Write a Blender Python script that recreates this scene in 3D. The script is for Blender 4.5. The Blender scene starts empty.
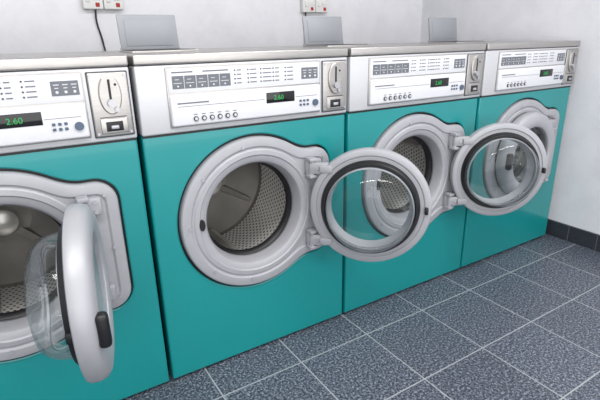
import bpy, bmesh, math, random
from mathutils import Vector, Matrix
random.seed(3)
sc=bpy.context.scene
col=sc.collection
sc.view_settings.view_transform='Standard'
pi=math.pi

# ------------------------------------------------------------------ materials
def nmat(name):
    m=bpy.data.materials.new(name); m.use_nodes=True
    nt=m.node_tree
    return m,nt,nt.nodes['Principled BSDF']
def lin(c):
    return tuple(((v/255)/12.92 if v/255<=0.04045 else ((v/255+0.055)/1.055)**2.4) for v in c)+(1,)
def pbr(name,rgb,rough=.4,metal=0.,noise=0.,scale=40.,stretch=(1,1,1),bump=0.,coat=0.):
    m,nt,b=nmat(name)
    b.inputs['Roughness'].default_value=rough; b.inputs['Metallic'].default_value=metal
    if coat: b.inputs['Coat Weight'].default_value=coat
    c=lin(rgb)
    tc=nt.nodes.new('ShaderNodeTexCoord'); mp=nt.nodes.new('ShaderNodeMapping'); mp.inputs['Scale'].default_value=stretch
    nz=nt.nodes.new('ShaderNodeTexNoise'); nz.inputs['Scale'].default_value=scale; nz.inputs['Detail'].default_value=4
    nt.links.new(tc.outputs['Object'],mp.inputs[0]); nt.links.new(mp.outputs[0],nz.inputs['Vector'])
    cr=nt.nodes.new('ShaderNodeValToRGB')
    cr.color_ramp.elements[0].position=.3; cr.color_ramp.elements[1].position=.7
    cr.color_ramp.elements[0].color=tuple(v*(1-noise) for v in c[:3])+(1,)
    cr.color_ramp.elements[1].color=tuple(min(1,v*(1+noise)) for v in c[:3])+(1,)
    nt.links.new(nz.outputs['Fac'],cr.inputs[0]); nt.links.new(cr.outputs[0],b.inputs['Base Color'])
    if bump:
        bp=nt.nodes.new('ShaderNodeBump'); bp.inputs['Strength'].default_value=bump; bp.inputs['Distance'].default_value=.002
        nt.links.new(nz.outputs['Fac'],bp.inputs['Height']); nt.links.new(bp.outputs[0],b.inputs['Normal'])
    return m
def emis(name,rgb,s):
    m,nt,b=nmat(name); b.inputs['Base Color'].default_value=(0,0,0,1)
    b.inputs['Emission Color'].default_value=lin(rgb); b.inputs['Emission Strength'].default_value=s
    return m
TEAL=pbr('teal_paint',(9,128,129),.28,0,.03,3,coat=.35)
STEEL=pbr('brushed_steel',(176,173,170),.34,.85,.06,30,(1,12,12))
PANEL=pbr('silver_panel',(190,191,194),.42,.35,.03,60,(1,20,20))
PANEL2=pbr('display_panel',(203,204,208),.45,0,.01,20)
CAST=pbr('cast_aluminium',(158,158,163),.5,.15,.03,20)
DCAST=pbr('door_ring_metal',(162,162,167),.45,.2,.03,20)
CHROME=pbr('satin_chrome',(175,175,180),.35,.55,.0,20)
RUBBER_SHADE=pbr('black_rubber_gap_shade',(14,14,18),.45,0,.1,30)  # rubber parts, and the painted shade in plate gap and panel joints
DARK=pbr('dark_body_steel',(38,42,44),.5,.2,.1,10)
INK=pbr('grey_ink',(98,101,108),.5,0,.05,30)
INK2=pbr('dark_ink',(56,60,68),.5,0,.05,30)
BLACKGL=pbr('display_glass',(14,16,18),.1,0,0,10)
GREEN=emis('green_led',(30,200,95),.9)
RED=emis('red_neon',(220,30,20),.5)
WHITEPL=pbr('white_plastic',(215,215,213),.35,0,.01,10)
HUB=pbr('drum_steel',(200,197,192),.34,.6,.08,12)
BACKP=pbr('drum_steel_shaded',(138,135,131),.32,.7,.10,12)  # drum steel in a darker tone, shade at the drum back painted in
FLAP=pbr('flap_grey',(138,141,146),.5,.2,.03,10)
BLUEBT=pbr('blue_grey_button',(70,84,104),.4,0,.02,10)

def glassmat():
    m=bpy.data.materials.new('clear_glass'); m.use_nodes=True; nt=m.node_tree; nt.nodes.clear()
    o=nt.nodes.new('ShaderNodeOutputMaterial'); mx=nt.nodes.new('ShaderNodeMixShader')
    t=nt.nodes.new('ShaderNodeBsdfTransparent'); t.inputs[0].default_value=(.90,.93,.93,1)
    g=nt.nodes.new('ShaderNodeBsdfGlossy'); g.inputs['Roughness'].default_value=.04; g.inputs[0].default_value=(1,1,1,1)
    lw=nt.nodes.new('ShaderNodeLayerWeight'); lw.inputs['Blend'].default_value=.20
    mu=nt.nodes.new('ShaderNodeMath'); mu.operation='MULTIPLY_ADD'; mu.inputs[1].default_value=.60; mu.inputs[2].default_value=.015
    nt.links.new(lw.outputs['Fresnel'],mu.inputs[0]); nt.links.new(mu.outputs[0],mx.inputs[0])
    nt.links.new(t.outputs[0],mx.inputs[1]); nt.links.new(g.outputs[0],mx.inputs[2]); nt.links.new(mx.outputs[0],o.inputs[0])
    return m
GLASS=glassmat()

def drummat():
    m,nt,b=nmat('perforated_drum'); N=nt.nodes.new; L=nt.links.new
    b.inputs['Metallic'].default_value=.4; b.inputs['Roughness'].default_value=.38
    tc=N('ShaderNodeTexCoord'); sp=N('ShaderNodeSeparateXYZ'); L(tc.outputs['Object'],sp.inputs[0])
    def M(op,a,b_=None):
        n=N('ShaderNodeMath'); n.operation=op
        for i,v in enumerate((a,b_)):
            if v is None: continue
            if isinstance(v,(int,float)): n.inputs[i].default_value=v
            else: L(v,n.inputs[i])
        return n.outputs[0]
    ang=M('ARCTAN2',sp.outputs[2],sp.outputs[0])
    u=M('MULTIPLY',ang,84/(2*pi)*1.0); v=M('MULTIPLY',sp.outputs[1],1/.0165)
    fv=M('FLOOR',v); par=M('MULTIPLY',M('MODULO',fv,2),.5)
    fu=M('SUBTRACT',M('FRACT',M('ADD',u,par)),.5); fw_=M('SUBTRACT',M('FRACT',v),.5)
    d=M('SQRT',M('ADD',M('MULTIPLY',fu,fu),M('MULTIPLY',fw_,fw_)))
    h=M('LESS_THAN',d,.24)
    mx=N('ShaderNodeMix'); mx.data_type='RGBA'; L(h,mx.inputs[0])
    mx.inputs[6].default_value=lin((240,238,235)); mx.inputs[7].default_value=lin((34,33,33))
    L(mx.outputs[2],b.inputs['Base Color'])
    return m
DRUM=drummat()

# ------------------------------------------------------------------ mesh helpers
def finish(name,bm,mat,parent=None,loc=(0,0,0),smooth=True,ang=32,recalc=True):
    if recalc: bmesh.ops.recalc_face_normals(bm,faces=bm.faces)
    bm.normal_update()
    if smooth:
        for f in bm.faces: f.smooth=True
        for e in bm.edges:
            if len(e.link_faces)==2 and e.calc_face_angle(0)>math.radians(ang): e.smooth=False
    me=bpy.data.meshes.new(name); bm.to_mesh(me); bm.free()
    for mm in (mat if isinstance(mat,(list,tuple)) else [mat]): me.materials.append(mm)
    o=bpy.data.objects.new(name,me); col.objects.link(o); o.location=loc
    if parent: o.parent=parent
    return o
def box(bm,x0,x1,y0,y1,z0,z1,bev=0,seg=2,mi=0):
    r=bmesh.ops.create_cube(bm,size=1); vs=r['verts']
    for v in vs:
        v.co=Vector((x0+(v.co.x+.5)*(x1-x0),y0+(v.co.y+.5)*(y1-y0),z0+(v.co.z+.5)*(z1-z0)))
    fs=list({f for v in vs for f in v.link_faces})
    for f in fs: f.material_index=mi
    if bev:
        es=list({e for v in vs for e in v.link_edges})
        bmesh.ops.bevel(bm,geom=es,offset=bev,segments=seg,affect='EDGES',profile=.5,clamp_overlap=True,material=-1)
def boxo(name,x0,x1,y0,y1,z0,z1,mat,parent=None,bev=0,seg=2):
    bm=bmesh.new(); box(bm,x0,x1,y0,y1,z0,z1,bev,seg); return finish(name,bm,mat,parent)
def loft(bm,loops,close=False,mi=0):
    rows=[[bm.verts.new(p) for p in lp] for lp in loops]
    n=len(rows[0]); idx=range(len(rows)-1+(1 if close else 0))
    for i in idx:
        a=rows[i]; b=rows[(i+1)%len(rows)]
        for j in range(n):
            f=bm.faces.new((a[j],a[(j+1)%n],b[(j+1)%n],b[j])); f.material_index=mi
    return rows
def cap(bm,row,mi=0):
    f=bm.faces.new(row); f.material_index=mi
TH0=[i*2*pi/192 for i in range(192)]
def circ(cx,cz,r,y,th=TH0): return [(cx+r*math.cos(t),y,cz+r*math.sin(t)) for t in th]
def lathe(name,prof,mat,parent,c=(0,0),close=False,n=96,ends=(False,False),ang=32):
    th=[i*2*pi/n for i in range(n)]
    bm=bmesh.new(); rows=loft(bm,[circ(c[0],c[1],r,y,th) for r,y in prof],close)
    if ends[0]: cap(bm,rows[0])
    if ends[1]: cap(bm,rows[-1])
    return finish(name,bm,mat,parent,ang=ang)
def cylz(bm,x,y,z0,z1,r,n=24):
    rows=loft(bm,[[(x+r*math.cos(i*2*pi/n),y+r*math.sin(i*2*pi/n),z) for i in range(n)] for z in (z0,z1)])
    cap(bm,rows[0]); cap(bm,rows[1])
def cyly(bm,x,z,y0,y1,r,n=24,mi=0):
    rows=loft(bm,[circ(x,z,r,y,[i*2*pi/n for i in range(n)]) for y in (y0,y1)],mi=mi)
    cap(bm,rows[0],mi); cap(bm,rows[1],mi)

# ------------------------------------------------------------------ machine geometry
W=.722; H=1.072; CX=.345; CZ=.545; ZP=.85; ZL=1.045
def sdf(x,z):
    d1=math.hypot(x,z)-.264
    qx=abs(x-.145)-(.155-.06); qz=abs(z)-(.198-.06)
    d2=math.hypot(max(qx,0),max(qz,0))+min(max(qx,qz),0)-.06
    k=.03; h=max(k-abs(d1-d2),0)/k
    return min(d1,d2)-h*h*k*.25
def rout(t,off):
    a,b=.1,.6
    for _ in range(34):
        m=(a+b)/2
        if sdf(m*math.cos(t),m*math.sin(t))<off: a=m
        else: b=m
    return a
corners=[math.atan2(z-CZ,x-CX)%(2*pi) for x in (0,W) for z in (.008,ZP)]
THP=sorted(TH0+corners)
def rect(y,ins):
    out=[]
    x0,x1,z0,z1=ins,W-ins,.008+ins,ZP-ins
    for t in THP:
        c,s=math.cos(t),math.sin(t); r=9
        if c>1e-9: r=min(r,(x1-CX)/c)
        if c<-1e-9: r=min(r,(x0-CX)/c)
        if s>1e-9: r=min(r,(z1-CZ)/s)
        if s<-1e-9: r=min(r,(z0-CZ)/s)
        out.append((CX+r*c,y,CZ+r*s))
    return out
cache={}
def outl(y,off):
    if off not in cache: cache[off]=[rout(t,off) for t in THP]
    return [(CX+r*math.cos(t),y,CZ+r*math.sin(t)) for r,t in zip(cache[off],THP)]
def cp(r,y): return circ(CX,CZ,r,y,THP)

PIV=(.550,-.036)   # hinge pivot
DD=.205
def build_door(parent,phi):
    e=bpy.data.objects.new('door',None); col.objects.link(e); e.parent=parent
    e.location=(PIV[0],PIV[1],CZ); e.rotation_euler=(0,0,math.radians(phi)); e.empty_display_size=.05
    c=(-DD,0)
    lathe('door_ring',[(.137,-.018),(.141,-.030),(.150,-.036),(.170,-.037),(.192,-.033),(.204,-.024),(.210,-.010),(.210,.008),(.207,.014),(.201,.0165),(.188,.0165),(.184,.013),(.172,.013),(.168,.012),(.150,.012),(.143,.002)],DCAST,e,c,close=True)
    lathe('door_seal',[(.151,.010),(.152,.029),(.156,.034),(.163,.034),(.167,.029),(.172,.010)],RUBBER_SHADE,e,c,close=True)
    lathe('glass_bowl',[(.150,.014),(.1495,.040),(.146,.066),(.138,.088),(.122,.103),(.098,.111),(.06,.114),(.02,.115),(.002,.115)],GLASS,e,c)
    lathe('bowl_rim',[(.1505,.031),(.1505,.037),(.146,.039),(.146,.031)],DCAST,e,c,close=True)
    lathe('window_cover',[(.139,-.024),(.12,-.029),(.08,-.033),(.03,-.035),(.002,-.035)],GLASS,e,c)
    # inner latch hook on free side
    bm=bmesh.new(); box(bm,-DD-.197,-DD-.185,.012,.030,-.012,.012,.003); 
    finish('latch_hook',bm,RUBBER_SHADE,e)
    # outer handle on free side
    bm=bmesh.new(); box(bm,-DD-.200,-DD-.172,-.054,-.028,-.040,.040,.010,3)
    finish('door_handle',bm,RUBBER_SHADE,e)
    # hinge arms
    bm=bmesh.new()
    for z in (-.135,.135):
        box(bm,-.060,.006,-.012,.010,z-.020,z+.020,.004)
        box(bm,-.075,-.03,-.006,.020,z-.013,z+.013,.004)
        cylz(bm,0,0,z-.034,z+.034,.0095)
    finish('hinge_arm',bm,CAST,e)
    bm=bmesh.new()
    for z in (-.135,.135):
        for dx in (-.022,-.045): cyly(bm,dx,z,.008,.0135,.0055,12)
    finish('hinge_screws',bm,CHROME,e)
    return e

def text_mesh(s,size,mat,parent,loc,name):
    cu=bpy.data.curves.new('t','FONT'); cu.body=s; cu.size=size; cu.extrude=.0002
    o=bpy.data.objects.new('t',cu); col.objects.link(o)
    bpy.context.view_layer.update()
    me=bpy.data.meshes.new_from_object(o.evaluated_get(bpy.context.evaluated_depsgraph_get()))
    bpy.data.objects.remove(o)
    me.materials.clear(); me.materials.append(mat)
    t=bpy.data.objects.new(name,me); col.objects.link(t); t.parent=parent; t.location=loc; t.rotation_euler=(pi/2,0,0)
    return t

def machine(x0,phi,price,rot,flap=True):
    m=bpy.data.objects.new('washing_machine',None); col.objects.link(m); m.location=(x0,0,0); m.empty_display_size=.1
    # teal front
    bm=bmesh.new(); loft(bm,[rect(.05,0),rect(.007,0),rect(.002,.002),rect(0,.006),outl(0,.012),outl(.002,.0085),outl(.02,.0085)])
    finish('front_panel',bm,TEAL,m,ang=12)
    bm=bmesh.new(); loft(bm,[outl(.014,.03),cp(.175,.014)]); finish('recess_shade',bm,RUBBER_SHADE,m)  # black sheet that paints the shade in the gap round the plate
    # cast plate
    bm=bmesh.new(); loft(bm,[outl(.014,.0),outl(-.006,.0),outl(-.011,-.003),outl(-.013,-.008),outl(-.013,-.030),outl(-.009,-.036),cp(.224,-.009),cp(.220,-.012),cp(.206,-.013),cp(.202,-.009),cp(.187,-.007),cp(.181,-.003),cp(.174,.010),cp(.170,.045)])
    finish('door_frame_plate',bm,CAST,m,ang=28)
    bm=bmesh.new()
    for a in (100,140,180,225,262,): cyly(bm,CX+.238*math.cos(math.radians(a)),CZ+.238*math.sin(math.radians(a)),-.016,-.006,.0055,16)
    for x,z in ((.275,.16),(.275,-.16),(.28,0)): cyly(bm,CX+x-.01,CZ+z,-.016,-.006,.0055,16)
    finish('plate_screws',bm,CHROME,m)
    # latch slot
    bm=bmesh.new()
    th=[i*2*pi/32 for i in range(32)]
    rows=loft(bm,[[(CX-.197+.010*math.cos(t),y,CZ+.004+.019*math.sin(t)) for t in th] for y in (-.006,-.0145)]); cap(bm,rows[1])
    finish('latch_slot',bm,RUBBER_SHADE,m)
    # hinge base
    bm=bmesh.new()
    for z in (CZ-.135,CZ+.135):
        box(bm,PIV[0]-.012,PIV[0]+.048,-.030,-.008,z-.026,z+.026,.005)
        for s in (-1,1): box(bm,PIV[0]-.014,PIV[0]+.016,-.050,-.016,z+s*.030-.006,z+s*.030+.006,.003)
    finish('hinge_base',bm,CAST,m)
    bm=bmesh.new()
    for z in (CZ-.135,CZ+.135):
        for dz in (-.014,.014): cyly(bm,PIV[0]+.032,z+dz,-.033,-.028,.006,14)
    finish('hinge_base_screws',bm,CHROME,m)
    # gasket + drum
    lathe('gasket',[(.170,.040),(.171,.052),(.163,.060),(.160,.072),(.166,.082),(.172,.084)],RUBBER_SHADE,m,(CX,CZ))
    lathe('drum_lip',[(.176,.078),(.172,.082),(.170,.090),(.176,.098),(.23,.108),(.252,.125)],HUB,m,(CX,CZ))
    e=bpy.data.objects.new('drum_axis',None); col.objects.link(e); e.parent=m; e.location=(CX,0,CZ); e.empty_display_size=.03
    lathe('drum_wall',[(.252,.125),(.253,.30),(.252,.44)],DRUM,e)
    lathe('drum_back',[(.252,.44),(.245,.452),(.20,.458),(.12,.452),(.085,.45)],BACKP,e)
    lathe('drum_hub',[(.085,.45),(.07,.436),(.055,.425),(.045,.40),(.03,.392),(.001,.39)],HUB,e)
    bm=bmesh.new()
    for k in range(3):
        a=rot+k*2*pi/3; ca,sa=math.cos(a),math.sin(a)
        def P(r,w,y): return (r*ca-w*sa,y,r*sa+w*ca)
        loops=[]
        for y,hh in ((.13,.03),(.15,.05),(.40,.05),(.445,.04)):
            loops.append([P(.254,-.026,y),P(.254-hh*.6,-.014,y),P(.254-hh,-.007,y),P(.254-hh,.007,y),P(.254-hh*.6,.014,y),P(.254,.026,y)])
        rows=loft(bm,loops); cap(bm,rows[0]); cap(bm,rows[-1])
    finish('drum_lifters',bm,HUB,e)
    bm=bmesh.new()
    for k in range(3):
        a=rot+1.05+k*2*pi/3; ca,sa=math.cos(a),math.sin(a)
        def P(r,w,y): return (r*ca-w*sa,y,r*sa+w*ca)
        rows=loft(bm,[[P(r,-w,.46),P(r,-w*.6,y),P(r,w*.6,y),P(r,w,.46)] for r,w,y in ((.05,.022,.425),(.12,.018,.443),(.20,.014,.449),(.235,.012,.454))])
    finish('drum_spider',bm,BACKP,e)
    # body shell
    bm=bmesh.new()
    box(bm,.003,.010,.045,.72,.012,ZL); box(bm,W-.010,W-.003,.045,.72,.012,ZL)
    box(bm,.003,W-.003,.713,.72,.012,ZL); box(bm,.003,W-.003,.045,.72,.012,.02)
    for x in (.05,W-.05):
        for y in (.08,.66): box(bm,x-.02,x+.02,y-.02,y+.02,0,.014)
    finish('body_shell',bm,DARK,m)
    # lid
    bm=bmesh.new(); box(bm,0,W,-.012,.725,ZL,H,.004,3); finish('top_lid',bm,STEEL,m)
    # control fascia
    bm=bmesh.new(); box(bm,0,W,-.008,.05,ZP+.001,ZL-.002,.005,3); finish('control_fascia',bm,PANEL,m)
    bm=bmesh.new(); box(bm,.002,W-.002,.0,.04,ZP-.006,ZP+.003); box(bm,.002,W-.002,-.004,.04,ZL-.004,ZL+.002); finish('shadow_gaps',bm,RUBBER_SHADE,m)  # black strips in the joints stand in for their shade
    # display unit
    bm=bmesh.new(); box(bm,.082,.604,-.012,-.004,.866,1.036,.003,2); finish('display_surround',bm,STEEL,m)
    bm=bmesh.new(); box(bm,.086,.600,-.0145,-.006,.964,1.032,.002,2); finish('program_strip',bm,PANEL2,m)
    bm=bmesh.new(); box(bm,.086,.600,-.021,-.006,.870,.960,.006,3); finish('display_block',bm,PANEL2,m)
    # printing
    bm=bmesh.new(); y0,y1=-.0151,-.0140
    for i in range(5):
        x=.098+i*.036; box(bm,x,x+.034,y0,y1,.976,1.012)
    box(bm,.528,.592,y0,y1,.980,1.016)
    finish('program_icons',bm,INK,m)
    bm=bmesh.new(); y0,y1=-.0156,-.0145
    for i in range(5):
        x=.098+i*.036
        box(bm,x+.004,x+.028,y0,y1,.991,.9925); box(bm,x+.008,x+.020,y0,y1,1.001,1.0025)
        cyly(bm,x+.016,.983,y0,y1,.0025,10)
    for i in range(3):
        x=.534+i*.0205
        box(bm,x,x+.013,y0,y1,1.006,1.008); box(bm,x+.002,x+.011,y0,y1,.998,1.0); cyly(bm,x+.0065,.989,y0,y1,.0035,10)
    finish('icon_marks',bm,PANEL2,m)
    bm=bmesh.new(); y0,y1=-.0152,-.014
    for i in range(5):
        for j in range(4):
            x=.298+i*.044; z=1.018-j*.0125
            box(bm,x,x+.022+.008*((i*7+j*3)%3-1),y0,y1,z,z+.003)
    box(bm,.098,.16,y0,y1,1.020,1.0235); box(bm,.19,.27,y0,y1,1.020,1.0235)
    finish('program_text',bm,INK,m)
    bm=bmesh.new()
    for i in range(5):
        for j in range(4): cyly(bm,.291+i*.044,1.0195-j*.0125,-.0155,-.014,.0025,8)
    finish('program_leds',bm,INK2,m)
    boxo('display_window',.392,.496,-.0222,-.020,.913,.946,BLACKGL,m,.001)
    text_mesh(price,.021,GREEN,m,(.418,-.0226,.922),'display_digits')
    bm=bmesh.new(); box(bm,.105,.20,-.0216,-.020,.9335,.9375); box(bm,.105,.385,-.0213,-.020,.9255,.927)
    for i in range(6): box(bm,.15+i*.025,.162+i*.025,-.0213,-.020,.9005,.903)
    box(bm,.50,.585,-.0213,-.020,.925,.9265)
    finish('block_text',bm,INK,m)
    bm=bmesh.new()
    for i in range(6): cyly(bm,.156+i*.025,.889,-.0245,-.020,.0075,18)
    finish('round_buttons',bm,INK2,m)
    bm=bmesh.new()
    for i in range(6): cyly(bm,.156+i*.025,.889,-.0255,-.020,.0045,18)
    finish('round_button_caps',bm,PANEL,m)
    bm=bmesh.new()
    for i in range(3):
        for j in range(2): box(bm,.515+i*.014,.523+i*.014,-.024,-.020,.895+j*.013,.902+j*.013,.001)
    cyly(bm,.577,.902,-.026,-.020,.011,24)
    finish('start_buttons',bm,BLUEBT,m)
    # coin unit
    bm=bmesh.new(); box(bm,.612,.716,-.011,-.004,.862,1.034,.003,2); finish('coin_surround',bm,INK2,m)
    bm=bmesh.new(); box(bm,.6145,.7135,-.0145,-.006,.8645,1.0315,.004,3); finish('coin_plate',bm,STEEL,m)
    bm=bmesh.new()
    rows=loft(bm,[[(.664+(a)*math.cos(t),y,.975+(b)*math.sin(t)) for t in [i*2*pi/32 for i in range(32)]] for y,a,b in ((-.012,.029,.052),(-.019,.029,.052),(-.021,.026,.049))]); cap(bm,rows[-1])
    box(bm,.630,.700,-.017,-.012,.872,.912,.004,3)
    finish('coin_mech',bm,STEEL,m)
    bm=bmesh.new(); box(bm,.6605,.6665,-.0220,-.018,.962,1.014); box(bm,.643,.687,-.0176,-.015,.878,.904,.001)
    cyly(bm,.679,1.000,-.0220,-.018,.0035,12)
    box(bm,.6305,.6985,-.0150,-.012,.9145,.9165)
    finish('coin_slot',bm,RUBBER_SHADE,m)
    bm=bmesh.new(); cyly(bm,.664,.953,-.030,-.018,.0105,28); cyly(bm,.676,.936,-.026,-.016,.0065,24)
    for x in (.622,.706):
        for z in (.873,1.023): cyly(bm,x,z,-.0165,-.013,.0032,10)
    box(bm,.655,.675,-.022,-.016,.884,.894,.002)
    finish('coin_knobs',bm,CHROME,m)
    # soap hopper with raised flap
    if flap:
        bm=bmesh.new()
        box(bm,.05,.265,.20,.375,H-.002,H+.006,.002)
        finish('soap_hopper_rim',bm,STEEL,m)
        bm=bmesh.new(); box(bm,.058,.257,.208,.367,H+.005,H+.0075); finish('soap_hopper_well_shade',bm,DARK,m)  # flat dark slab painted as the shaded inside of the open compartment
        bm=bmesh.new(); box(bm,-.1,.1,-.004,.004,0,.115,.003,2)
        box(bm,-.08,.08,-.006,.0,.012,.10,.002)
        fo=finish('soap_hopper_flap',bm,FLAP,m,loc=(.157,.372,H+.006)); fo.rotation_euler=(math.radians(-9),0,0)
        bm=bmesh.new(); rows=loft(bm,[[(x,.376+.005*math.cos(t),H+.008+.005*math.sin(t)) for t in [i*pi/6 for i in range(12)]] for x in (.055,.26)]); cap(bm,rows[0]); cap(bm,rows[1])
        finish('flap_hinge',bm,STEEL,m)
    build_door(m,phi)
    return m
PP=.735
machine(-PP,78,'2.60',2.3)
machine(0,138,'2.60',.5)
machine(PP,150,'2.60',.4)
machine(2*PP,0,'2.60',1.8)

# ------------------------------------------------------------------ room
XW=2.238; YB=1.12
def floormat():
    m,nt,b=nmat('speckled_floor_tiles'); N=nt.nodes.new; L=nt.links.new
    tc=N('ShaderNodeTexCoord'); mp=N('ShaderNodeMapping'); mp.inputs['Location'].default_value=(-.115,.155,0)
    L(tc.outputs['Object'],mp.inputs[0])
    br=N('ShaderNodeTexBrick'); br.offset=0; br.squash=1
    br.inputs['Scale'].default_value=1; br.inputs['Brick Width'].default_value=.305; br.inputs['Row Height'].default_value=.305
    br.inputs['Mortar Size'].default_value=.0024; br.inputs['Mortar Smooth'].default_value=.1; br.inputs['Bias'].default_value=0
    L(mp.outputs[0],br.inputs['Vector'])
    br.inputs['Color1'].default_value=(1,1,1,1); br.inputs['Color2'].default_value=(.8,.8,.8,1)
    nz=N('ShaderNodeTexNoise'); nz.inputs['Scale'].default_value=120; nz.inputs['Detail'].default_value=4; nz.inputs['Roughness'].default_value=.85; L(tc.outputs['Object'],nz.inputs['Vector'])
    cr=N('ShaderNodeValToRGB'); e=cr.color_ramp.elements
    e[0].position=.41; e[0].color=lin((18,22,30)); e[1].position=.62; e[1].color=lin((160,167,180))
    x=e.new(.505); x.color=lin((64,71,84))
    L(nz.outputs['Fac'],cr.inputs[0])
    mm=N('ShaderNodeMix'); mm.data_type='RGBA'; mm.blend_type='MULTIPLY'; mm.inputs[0].default_value=.6
    L(cr.outputs[0],mm.inputs[6]); L(br.outputs['Color'],mm.inputs[7])
    mx=N('ShaderNodeMix'); mx.data_type='RGBA'; L(br.outputs['Fac'],mx.inputs[0]); L(mm.outputs[2],mx.inputs[6]); mx.inputs[7].default_value=lin((158,162,166))
    L(mx.outputs[2],b.inputs['Base Color'])
    b.inputs['Roughness'].default_value=.33
    bp=N('ShaderNodeBump'); bp.inputs['Strength'].default_value=.5; bp.inputs['Distance'].default_value=.002; bp.invert=True
    L(br.outputs['Fac'],bp.inputs['Height']); L(bp.outputs[0],b.inputs['Normal'])
    return m
def wallmat(name,rgb):
    m,nt,b=nmat(name); N=nt.nodes.new; L=nt.links.new
    tc=N('ShaderNodeTexCoord')
    nz=N('ShaderNodeTexNoise'); nz.inputs['Scale'].default_value=6; nz.inputs['Detail'].default_value=9; nz.inputs['Roughness'].default_value=.7; nz.inputs['Distortion'].default_value=.3
    L(tc.outputs['Object'],nz.inputs['Vector'])
    cr=N('ShaderNodeValToRGB'); e=cr.color_ramp.elements
    e[0].position=.35; e[0].color=lin(tuple(v-9 for v in rgb)); e[1].position=.6; e[1].color=lin(rgb)
    L(nz.outputs['Fac'],cr.inputs[0]); L(cr.outputs[0],b.inputs['Base Color']); b.inputs['Roughness'].default_value=.35
    return m
boxo('floor',-3.2,XW+.1,-3.6,YB+.1,-.05,0,floormat())
boxo('wall_back',-3.2,XW+.1,YB,YB+.1,0,2.6,wallmat('marbled_wall_panel',(223,223,227)))
boxo('wall_right',XW,XW+.1,-3.6,YB,0,2.6,wallmat('marbled_wall_panel_side',(221,221,226)))
boxo('ceiling',-3.2,XW+.1,-3.6,YB+.1,2.6,2.65,pbr('ceiling_white',(235,235,235),.7))
BASE=pbr('black_skirting_tile',(50,53,60),.3,0,.35,120)
GROUT=pbr('skirting_grout',(110,113,117),.8)
def skirting(name,axis):
    bm=bmesh.new()
    if axis=='y':
        box(bm,XW-.009,XW,-3.6,YB,0,.092,mi=1)
        y=-3.6
        while y<YB-.01:
            y2=min(y+.152,YB); box(bm,XW-.012,XW-.002,y+.002,y2-.002,.001,.091,.001,1); y+=.152
    else:
        box(bm,-3.2,XW-.012,YB-.009,YB,0,.092,mi=1)
        x=-3.2
        while x<XW-.03:
            x2=min(x+.152,XW-.012); box(bm,x+.002,x2-.002,YB-.012,YB-.002,.001,.091,.001,1); x+=.152
    return finish(name,bm,[BASE,GROUT],smooth=False)
skirting('baseboard_right','y'); skirting('baseboard_back','x')

# wall switches
def spur(x):
    e=bpy.data.objects.new('fused_wall_switch',None); col.objects.link(e); e.location=(x,YB,1.248)
    for k in range(2):
        X=k*.089
        boxo('switch_box',X,X+.086,-.034,0,0,.086,WHITEPL,e,.004,3)
        boxo('switch_rocker',X+.012,X+.030,-.040,-.032,.030,.060,WHITEPL,e,.002)
        boxo('neon',X+.052,X+.070,-.0365,-.033,.010,.028,RED,e,.002)
        boxo('fuse_holder',X+.045,X+.074,-.037,-.033,.038,.062,WHITEPL,e,.002)
spur(.072); spur(1.245)
def cable(pts):
    cu=bpy.data.curves.new('power_cable','CURVE'); cu.dimensions='3D'; cu.bevel_depth=.004; cu.bevel_resolution=3
    s=cu.splines.new('BEZIER'); s.bezier_points.add(len(pts)-1)
    for b,p in zip(s.bezier_points,pts): b.co=p; b.handle_left_type=b.handle_right_type='AUTO'
    o=bpy.data.objects.new('power_cable',cu); col.objects.link(o); cu.materials.append(RUBBER_SHADE)
cable([(.125,YB-.012,1.252),(.122,YB-.010,1.20),(.135,YB-.009,1.12),(.145,YB-.012,1.0),(.15,YB-.012,.6)])
cable([(1.275,YB-.012,1.252),(1.278,YB-.010,1.20),(1.272,YB-.009,1.1),(1.28,YB-.012,.6)])

# ------------------------------------------------------------------ light
def area(name,loc,sx,sy,e,rot=(0,0,0)):
    l=bpy.data.lights.new(name,'AREA'); l.shape='RECTANGLE'; l.size=sx; l.size_y=sy; l.energy=e; l.color=(1,.985,.97)
    o=bpy.data.objects.new(name,l); col.objects.link(o); o.location=loc; o.rotation_euler=rot
area('ceiling_light',(-.6,-1.2,2.5),1.5,.4,42)
area('ceiling_light',(1.3,-1.2,2.5),1.5,.4,38)
area('front_fill',(0.0,-3.4,1.2),5,2.2,72,(pi/2,0,0))  # added unseen fill from the front to brighten machines and drums
w=bpy.data.worlds.new('world'); sc.world=w; w.use_nodes=True
w.node_tree.nodes['Background'].inputs[0].default_value=(.93,.96,1,1); w.node_tree.nodes['Background'].inputs[1].default_value=.92

# ------------------------------------------------------------------ camera
yaw,pit,rol,f=.5568,.3351,-.0184,463.889
fw=Vector((math.sin(yaw)*math.cos(pit),math.cos(yaw)*math.cos(pit),-math.sin(pit)))
r=Vector((math.cos(yaw),-math.sin(yaw),0)); u=r.cross(fw)
r2=r*math.cos(rol)+u*math.sin(rol); u2=-r*math.sin(rol)+u*math.cos(rol)
cd=bpy.data.cameras.new('camera'); cd.sensor_width=36; cd.lens=f*36/600; cd.clip_start=.02
co=bpy.data.objects.new('camera',cd); col.objects.link(co)
M=Matrix((r2,u2,-fw)).transposed().to_4x4(); M.translation=Vector((-.3104,-1.3387,1.1058)); co.matrix_world=M
sc.camera=co
